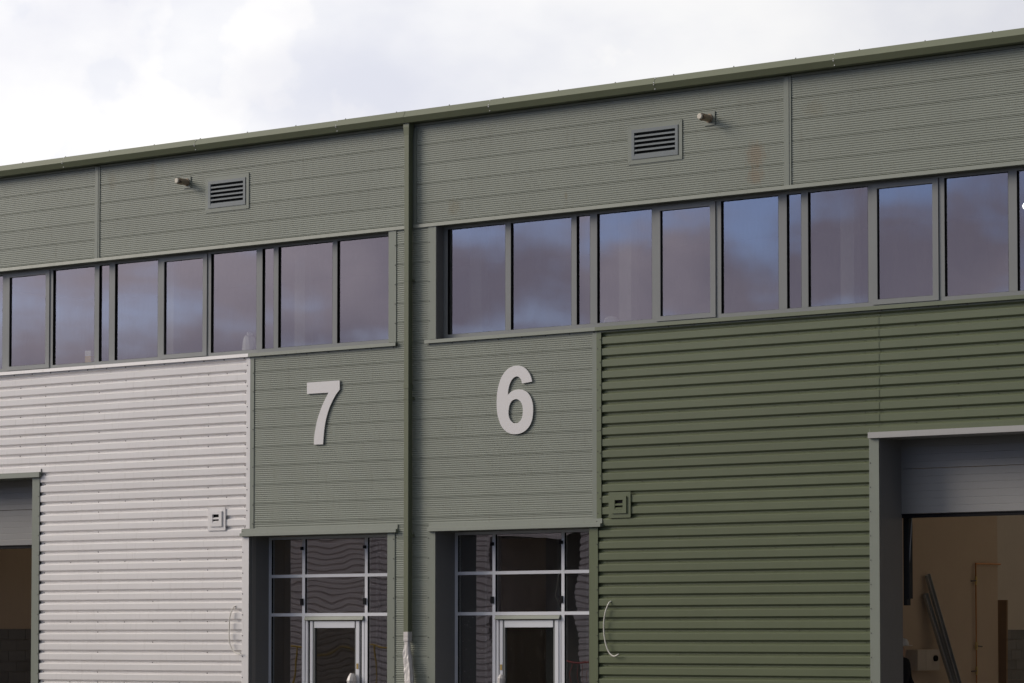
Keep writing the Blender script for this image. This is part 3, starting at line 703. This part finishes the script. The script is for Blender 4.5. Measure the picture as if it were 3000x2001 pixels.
# ------------------------------------------------------------------ louvre vents
def louvre(x0, x1, z0, z1, label):
    w_, h_ = x1 - x0, z1 - z0
    t = thing('louvre_vent', label, 'vent', (x0, 0, z0), 'louvre vents in the upper grey cladding')
    f = 0.075
    # four mitred flange lengths
    def mit(a, b, c, d):
        m = MB(); i = 0
        m.v = [(p[0], -0.012, p[1]) for p in (a, b, c, d)] + [(p[0], 0.002, p[1]) for p in (a, b, c, d)]
        m.f = [(0, 1, 2, 3), (7, 6, 5, 4), (0, 4, 5, 1), (1, 5, 6, 2), (2, 6, 7, 3), (3, 7, 4, 0)]
        m.build('flange', 'flash', t)
    e = 0.0012
    mit((e, 0), (w_ - e, 0), (w_ - f - e, f), (f + e, f)); mit((f + e, h_ - f), (w_ - f - e, h_ - f), (w_ - e, h_), (e, h_))
    mit((0, e), (f, f + e), (f, h_ - f - e), (0, h_ - e)); mit((w_ - f, f + e), (w_, e), (w_, h_ - e), (w_ - f, h_ - f - e))
    a0, a1, b0, b1 = f, w_ - f, f, h_ - f
    q = 0.052; m = MB()
    m.box(a0, a1, -0.022, 0.066, b0, b0 + q); m.box(a0, a1, -0.022, 0.066, b1 - q, b1); m.box(a0, a0 + q, -0.022, 0.066, b0 + q, b1 - q); m.box(a1 - q, a1, -0.022, 0.066, b0 + q, b1 - q)
    m.build('louvre_frame', 'louvre', t)
    B(a0 + q, a1 - q, 0.058, 0.066, b0 + q, b1 - q).build('backing', 'deep', t)  # dark sheet carrying the slot shade in its colour
    me = None; n = 5; p = (b1 - b0 - 2 * q) / n
    for k in range(n):
        z = b0 + q + k * p
        if me is None:
            me = MB().prism(0, a1 - a0 - 2 * q, [(-0.018, 0.0), (-0.018, 0.026), (-0.012, 0.030), (0.052, 0.047), (0.054, 0.041), (-0.010, 0.024), (-0.010, 0.0)]).build('slat', 'louvre', t, (a0 + q, 0, z)).data
        else: put('slat', me, t, (a0 + q, 0, z))
    B(a1 - 0.002, a1 + 0.006, -0.016, -0.0125, b0, b1).build('seal', 'black', t)
louvre(-4.587, -3.556, 9.171, 9.792, 'louvre vent above the windows of the white-clad unit, left of the downpipe')
louvre(4.532, 5.569, 9.167, 9.786, 'louvre vent above the windows of the green-clad unit, right of the downpipe')

# ------------------------------------------------------------------ boiler flues
def flue(x, z, px0, px1, pz0, pz1, label):
    t = thing('flue_pipe', label, 'flue', (x, 0, z), 'boiler flues in the upper grey cladding')
    B(px0 - x, px1 - x, -0.014, 0.0, pz0 - z, pz1 - z).build('wall_plate', 'flash', t)
    MB().tube([(0, -0.012, 0), (0, -0.19, 0)], 0.056, 20).build('pipe', 'terra', t, smooth=False)
    MB().tube([(0, -0.019, 0), (0, -0.032, 0)], [0.070, 0.066], 20).build('collar', 'terra', t)
    MB().tube([(0, -0.185, 0), (0, -0.262, 0)], [0.03, 0.03], 12).build('inner_pipe', 'black', t)
    me = None
    for k in range(14):
        a = 2 * math.pi * k / 14
        ca, sa = math.cos(a), math.sin(a)
        MB().tube([(0.052 * ca, -0.188, 0.052 * sa), (0.053 * ca, -0.225, 0.053 * sa), (0.042 * ca, -0.262, 0.042 * sa)], 0.0055, 5).build('guard_bar', 'terra', t)
    MB().tube([(0, -0.255, 0), (0, -0.272, 0), (0, -0.280, 0)], [0.047, 0.046, 0.036], 18).build('end_cap', 'cream', t)
flue(6.08, 9.745, 5.99, 6.185, 9.636, 9.85, 'beige boiler flue with slotted cap right of the louvre vent')
flue(-5.035, 9.755, -5.13, -4.946, 9.649, 9.852, 'beige boiler flue with slotted cap left of the louvre vent')

# ------------------------------------------------------------------ small box vents on the deep sheets
def box_vent(x0, x1, z0, z1, mat, label):
    w_, h_ = x1 - x0, z1 - z0
    t = thing('box_vent', label, 'vent', (x0, 0, z0), 'small square vents beside the entrances')
    f = 0.07; e = 0.001
    def mit(p):
        m = MB(); m.v = [(q[0], -0.020 if i in (0, 1, 2, 3) else 0.0, q[1]) for i, q in enumerate(p + p)]
        m.f = [(0, 1, 2, 3), (7, 6, 5, 4), (0, 4, 5, 1), (1, 5, 6, 2), (2, 6, 7, 3), (3, 7, 4, 0)]; m.build('flange', mat, t)
    mit([(e, 0), (w_ - e, 0), (w_ - f - e, f), (f + e, f)]); mit([(f + e, h_ - f), (w_ - f - e, h_ - f), (w_ - e, h_), (e, h_)])
    mit([(0, e), (f, f + e), (f, h_ - f - e), (0, h_ - e)]); mit([(w_ - f, f + e), (w_, e), (w_, h_ - e), (w_ - f, h_ - f - e)])
    ox0, ox1 = w_ * 0.305, w_ * 0.672; oz0, oz1 = h_ * 0.325, h_ * 0.69
    m = MB()
    for b in ((f, w_ - f, f, oz0), (f, w_ - f, oz1, h_ - f), (f, ox0, oz0, oz1), (ox1, w_ - f, oz0, oz1)): m.box(b[0], b[1], -0.040, 0.01, b[2], b[3])
    m.build('face_plate', mat, t)
    B(ox0, ox1, -0.008, -0.003, oz0, oz1).build('backing', 'black', t)
    for k, zz in enumerate((oz0 + 0.002, oz0 + 0.062)):
        MB().prism(ox0, ox1, [(-0.036, zz), (-0.036, zz + 0.022), (-0.009, zz + 0.036), (-0.009, zz + 0.030), (-0.030, zz + 0.016), (-0.030, zz)]).build('slat', mat, t)
box_vent(4.153, 4.575, 3.631, 4.036, 'green', 'small green square vent on the green ribbed sheeting')
box_vent(-4.487, -4.068, 3.614, 4.022, 'white', 'small white square vent on the white ribbed sheeting')

# ------------------------------------------------------------------ downpipe
t = thing('downpipe', 'square green downpipe between the two units with white film at its foot', 'downpipe', (0.10, -0.08, 0))
def hollow(m, r0, z0, r1, z1, n=None):
    pass
m = MB()
def sq(r, z, b=0.006): return [(-r + b, -r, z), (r - b, -r, z), (r, -r + b, z), (r, r - b, z), (r - b, r, z), (-r + b, r, z), (-r, r - b, z), (-r, -r + b, z)]
def loft(rings):
    m = MB(); n = len(rings[0])
    for r in rings: m.v += r
    for k in range(len(rings) - 1):
        for j in range(n): m.f.append((k * n + j, k * n + (j + 1) % n, (k + 1) * n + (j + 1) % n, (k + 1) * n + j))
    m.f.append(tuple(reversed(range(n)))); m.f.append(tuple((len(rings) - 1) * n + j for j in range(n)))
    return m
loft([sq(0.051, 1.70), sq(0.051, 10.03)]).build('pipe', 'olive', t)
loft([sq(0.0535, 10.02), sq(0.0535, 10.06), sq(0.066, 10.20), sq(0.066, 10.262)]).build('outlet', 'olive', t)
loft([sq(0.056, 5.86), sq(0.056, 5.93)]).build('socket_collar', 'olive', t)
for z in (7.655, 5.70, 3.44):
    m = loft([sq(0.0545, z - 0.02), sq(0.0545, z + 0.02)]); m.box(0.0545, 0.075, 0.03, 0.078, z - 0.02, z + 0.02); m.build('bracket', 'olive', t)
# film: taped collar, then a slack crumpled tail
rnd = random.Random(11)
def ring(cx, cy, rx, ry, z, n=14, j=0.006):
    return [(cx + rx * math.cos(2 * math.pi * k / n) * (1.18 if k % 7 in (2, 5) else 1) + rnd.uniform(-j, j), cy + ry * math.sin(2 * math.pi * k / n) * (1.18 if k % 7 in (2, 5) else 1) + rnd.uniform(-j, j), z + rnd.uniform(-j, j)) for k in range(n)]
loft([sq(0.0535, 1.70, 0.01), sq(0.056, 1.73, 0.01), sq(0.054, 1.765, 0.01), sq(0.0555, 1.80, 0.01), sq(0.0535, 1.857, 0.01)]).build('tape_band', 'film', t)
rings = []
for k in range(22):
    f_ = k / 21; z = 1.715 - 1.55 * f_
    w1 = 0.054 + 0.012 * math.sin(f_ * 7) - 0.010 * math.exp(-((f_ - 0.05) / 0.04) ** 2) + 0.06 * f_
    rings.append(ring(0.22 * max(0, f_ - 0.14), -0.01 - 0.10 * max(0, f_ - 0.2), w1, w1 * 0.7, z, 14, 0.002 + 0.005 * min(1, f_ * 5)))
loft(list(reversed(rings))).build('film_wrap', 'film', t)

# ------------------------------------------------------------------ cable tails
def cable(pts, label):
    P0 = [Vector((x, y, z)) for x, y, z in pts]; out = []
    for i in range(len(P0) - 1):
        p0 = P0[max(i - 1, 0)]; p1, p2 = P0[i], P0[i + 1]; p3 = P0[min(i + 2, len(P0) - 1)]
        for tt in (0, 0.25, 0.5, 0.75): out.append(0.5 * (2 * p1 + (p2 - p0) * tt + (2 * p0 - 5 * p1 + 4 * p2 - p3) * tt ** 2 + (3 * p1 - p0 - 3 * p2 + p3) * tt ** 3))
    out.append(P0[-1]); loc = out[0]
    m = MB().tube([q - loc for q in out], 0.0105, 8)
    o = m.build('cable_tail', 'plastic', None, loc, smooth=True)
    o['label'] = label; o['category'] = 'cable'; o['group'] = 'loose cables beside the entrances'
cable([(-3.80, 0.03, 2.30), (-3.849, -0.02, 2.294), (-3.909, -0.05, 2.157), (-3.936, -0.05, 1.948), (-3.931, -0.05, 1.711), (-3.87, -0.05, 1.567), (-3.762, -0.05, 1.494), (-3.655, -0.05, 1.489)], 'loose white cable hanging from the white sheeting')
cable([(4.19, 0.03, 2.33), (4.166, -0.03, 2.306), (4.104, -0.05, 2.147), (4.075, -0.05, 1.934), (4.103, -0.05, 1.704), (4.169, -0.05, 1.544), (4.267, -0.05, 1.471), (4.366, -0.05, 1.504)], 'loose white cable hanging from the green sheeting')

# ------------------------------------------------------------------ things inside
# copper gas pipe on the core wall
t = thing('gas_pipe', 'thin copper pipe with side valves on the wall inside the right opening', 'pipe', (6.53, 7.28, 0.05))
MB().tube([(0.01, 0, 0), (0.01, 0, 2.97)], 0.013, 8).build('riser', 'copper', t)
MB().tube([(0.01, 0, 2.97), (0.01, 0.84, 2.975), (-0.2, 0.86, 2.975)], 0.016, 8).build('branch', 'copper', t)
for z, d in ((2.68, -1), (1.57, 1), (1.15, -1)):
    MB().tube([(0.01, 0, z - 0.07), (0.01, 0, z - 0.02), (0.01, 0, z + 0.02), (0.01, 0, z + 0.07)], [0.018, 0.026, 0.026, 0.018], 8).build('valve', 'brass', t)
    MB().tube([(0.02, 0, z), (0.02, d * 0.18, z - 0.01)], 0.012, 6).build('valve_lever', 'screw', t)
t = thing('wall_cabinet', 'pale meter cabinet on the wall inside the right opening', 'cabinet', (6.5, 5.05, 1.22))
B(0.002, 0.2, 0, 0.72, 0, 0.345).build('case', 'greywall', t)
B(0.2, 0.21, 0.01, 0.27, 0.01, 0.335).build('door', 'greywall', t); B(0.2, 0.21, 0.275, 0.71, 0.01, 0.335).build('door', 'greywall', t)
MB().tube([(0.21, 0.55, 0.2), (0.25, 0.55, 0.2)], 0.05, 10).build('handle', 'black', t)
def channel(ytop, ybot, ztop, lab):
    t = thing('steel_channel', lab, 'steel channel', (6.95, ybot, 0.05), 'steel channels leaning on the inner wall')
    top = Vector((6.54 - 6.95, ytop - ybot, ztop - 0.05)); d = top.normalized(); sx_ = Vector((0, 1, 0)); sx_ = (sx_ - d * sx_.dot(d)).normalized(); sy = d.cross(sx_)
    m = MB()
    prof = [(-0.06, 0), (0.06, 0), (0.06, 0.05), (0.052, 0.05), (0.052, 0.008), (-0.052, 0.008), (-0.052, 0.05), (-0.06, 0.05)]
    n = len(prof)
    for e in (Vector((0, 0, 0)), top):
        for a, b in prof: m.v.append(tuple(e + sx_ * a - sy * b))
    for j in range(n): m.f.append((j, (j + 1) % n, n + (j + 1) % n, n + j))
    m.f.append(tuple(reversed(range(n)))); m.f.append(tuple(n + j for j in range(n)))
    m.build('web', 'steel', t)
channel(5.63, 6.45, 2.80, 'taller steel channel leaning on the wall inside the right opening')
channel(5.56, 6.30, 2.48, 'shorter steel channel leaning on the wall inside the right opening')
t = thing('timber_board', 'brown timber board standing at the end of the inner wall', 'board', (6.45, 8.2, 0.05))
MB().prism(-0.02, 0.16, [(-0.06, 0), (0.0, 0), (0.06, 2.36), (0.02, 2.36)]).build('board', 'timber', t)
# worker half hidden behind the jamb
def person():
    t = thing('person', 'worker in white hard hat and black jacket half hidden behind the right door jamb', 'person', (8.21, 2.0, 0.05))
    J = {'pel': (0, 0, 0.92), 'ch': (0.0, 0, 1.22), 'nk': (0.0, 0, 1.40), 'hd0': (0.015, -0.02, 1.47), 'hd1': (0.02, -0.02, 1.60),
         'shl': (0, -0.17, 1.34), 'ell': (0.02, -0.22, 1.08), 'wrl': (0.14, -0.20, 0.92), 'shr': (0, 0.17, 1.34), 'elr': (0.02, 0.22, 1.08), 'wrr': (0.14, 0.2, 0.92),
         'hpl': (0, -0.09, 0.88), 'knl': (0.02, -0.10, 0.48), 'anl': (0, -0.11, 0.08), 'tol': (0.15, -0.11, 0.03), 'hpr': (0, 0.09, 0.88), 'knr': (0.02, 0.10, 0.48), 'anr': (0, 0.11, 0.08), 'tor': (0.15, 0.11, 0.03)}
    Ed = [('pel', 'ch'), ('ch', 'nk'), ('nk', 'hd0'), ('hd0', 'hd1'), ('ch', 'shl'), ('shl', 'ell'), ('ell', 'wrl'), ('ch', 'shr'), ('shr', 'elr'), ('elr', 'wrr'), ('pel', 'hpl'), ('hpl', 'knl'), ('knl', 'anl'), ('anl', 'tol'), ('pel', 'hpr'), ('hpr', 'knr'), ('knr', 'anr'), ('anr', 'tor')]
    rad = {'pel': .14, 'ch': .155, 'nk': .06, 'hd0': .085, 'hd1': .095, 'sh': .075, 'el': .055, 'wr': .04, 'hp': .10, 'kn': .07, 'an': .05, 'to': .04}
    ks = list(J); me = bpy.data.meshes.new('body'); me.from_pydata([J[k] for k in ks], [(ks.index(a), ks.index(b)) for a, b in Ed], [])
    o = bpy.data.objects.new('body', me); C.objects.link(o)
    md = o.modifiers.new('s', 'SKIN'); o.modifiers.new('u', 'SUBSURF').levels = 1
    for i, k in enumerate(ks):
        r = rad.get(k) or rad[k[:2]]; me.skin_vertices[0].data[i].radius = (r, r)
    me.skin_vertices[0].data[0].use_root = True
    bpy.context.view_layer.update()
    me2 = bpy.data.meshes.new_from_object(o.evaluated_get(bpy.context.evaluated_depsgraph_get())); bpy.data.objects.remove(o)
    me2.materials.clear(); me2.materials.append(M['cloth']); me2.materials.append(M['skin'])
    for p in me2.polygons:
        p.use_smooth = True; p.material_index = 1 if p.center.z > 1.42 else 0
    put('body', me2, t)
    m = MB(); n = 16; prof = [(0.125, 1.585), (0.122, 1.60), (0.118, 1.64), (0.095, 1.685), (0.05, 1.705), (0.0, 1.71)]
    for r, z in prof:
        for j in range(n): a = 2 * math.pi * j / n; m.v.append((0.02 + r * math.cos(a) * 1.12, -0.02 + r * math.sin(a), z))
    for k in range(len(prof) - 1):
        for j in range(n): m.f.append((k * n + j, k * n + (j + 1) % n, (k + 1) * n + (j + 1) % n, (k + 1) * n + j))
    m.box(0.10, 0.20, -0.09, 0.05, 1.585, 1.593)
    m.build('hard_hat', 'card', t, smooth=True)
person()
# things on the office window board
t = thing('carton', 'small white and yellow carton on the ledge inside a left window', 'carton', (-7.96, 0.44, 6.734))
B(-0.06, 0.09, 0, 0.12, 0.0, 0.15).build('lower_box', 'yellow', t); B(-0.06, 0.09, 0.0, 0.12, 0.151, 0.25).build('upper_box', 'card', t)
t = thing('plastic_sack', 'translucent pale sack behind the glass of a left window', 'sack', (-3.97, 0.46, 6.734))
rr = random.Random(4); rings = []
for z, w1 in ((0.0, 0.14), (0.08, 0.155), (0.18, 0.14), (0.25, 0.10), (0.29, 0.04)):
    rings.append([(w1 * math.cos(2 * math.pi * k / 12) * (1 + rr.uniform(-.12, .12)), 0.09 * math.sin(2 * math.pi * k / 12), z) for k in range(12)])
loft(rings).build('sack_body', 'film', t); MB().tube([(0, 0, 0.29), (0.02, 0, 0.33)], [0.04, 0.06], 8).build('sack_neck', 'film', t)
t = thing('hard_hat', 'pale hard hat on the ledge inside a right window', 'hard hat', (3.86, 0.46, 6.734))
m = MB(); n = 16; prof = [(0.135, 0.0), (0.125, 0.02), (0.115, 0.07), (0.085, 0.115), (0.0, 0.135)]
for r, z in prof:
    for j in range(n): m.v.append((r * math.cos(2 * math.pi * j / n), r * math.sin(2 * math.pi * j / n), z))
for k in range(len(prof) - 1):
    for j in range(n): m.f.append((k * n + j, k * n + (j + 1) % n, (k + 1) * n + (j + 1) % n, (k + 1) * n + j))
m.build('shell', 'card', t, smooth=True)
B(-0.07, 0.07, -0.145, -0.12, 0.001, 0.009).build('peak', 'card', t)
t = thing('office_lamp', 'lit white lamp behind the last window at the right edge', 'lamp', (10.98, 1.0, 8.74))
MB().tube([(-0.015, 0, -0.69), (0.0, 0.0, -0.68), (0.06, 0.0, -0.61), (0.35, 0, -0.38)], [0.025, 0.045, 0.05, 0.05], 12).build('tube', 'lamp', t)
MB().tube([(0.30, 0, -0.38), (0.30, 0, 0.0)], 0.01, 6).build('flex', 'black', t)

# ------------------------------------------------------------------ across the yard (seen only in the door glass)
u = thing('opposite_unit', 'grey ribbed industrial unit mirrored in the entrance glass', 'building', (-30, -31, 0))
def rsheet(x0, x1, z1, z0, mat):
    m = open_mb().strip(x0, x1, sheet_profile(z1, z0)); m.v = [(-x, -y * 1.4, z) for x, y, z in m.v]; m.build('cladding_sheet', mat, u)
rsheet(-22, -9.6, 8.6, 4.75, 'mauve'); rsheet(-9.6, -6.5, 8.6, 4.75, 'mauve'); rsheet(-6.5, 26, 8.6, 4.75, 'mauve')
rsheet(-22, -9.5, 4.75, 0.1, 'mauve'); rsheet(-6.4, 26, 4.75, 0.1, 'mauve')
B(-26.2, 22.2, -20, -0.06, 8.6, 8.9).build('roof', 'mauve', u)
B(6.35, 9.55, -0.03, 0.03, 4.70, 4.80).build('door_head', 'mauve', u)
B(-26, 22, -14.2, -14, 0, 8.6).build('back_wall', 'mauve', u); B(-26.2, -26, -14, -0.06, 0, 8.6).build('side_wall', 'mauve', u); B(22, 22.2, -14, -0.06, 0, 8.6).build('side_wall', 'mauve', u)
B(6.2, 6.3, -14, -0.06, 0, 8.6).build('inner_wall', 'mauve', u); B(9.6, 9.7, -14, -0.06, 0, 8.6).build('inner_wall', 'mauve', u)
t = thing('guard_rail', 'yellow tubular guard rail mirrored in the entrance glass', 'guard rail', (-26, -28.5, 0))
MB().tube([(-6, 0, 1.45), (3.8, 0, 1.45)], 0.03, 8).build('top_rail', 'yellow', t)
for x in (-6, -3, 0, 3.8): MB().tube([(x, 0, 0), (x, 0, 1.45)], 0.03, 8).build('post', 'yellow', t)
t = thing('mesh_barrier', 'red mesh site barrier mirrored in the right entrance glass', 'barrier', (-19.3, -28.6, 0))
for x in (0, 2.2): MB().tube([(x, 0, 0), (x, 0, 1.2)], 0.03, 8).build('post', 'red', t)
for z in (0.1, 1.17): MB().tube([(0, 0, z), (2.2, 0, z)], 0.025, 8).build('rail', 'red', t)
for k in range(12): MB().tube([(0.17 * (k + 1), 0, 0.1), (0.17 * (k + 1), 0, 1.17)], 0.008, 5).build('mesh_wire', 'red', t)
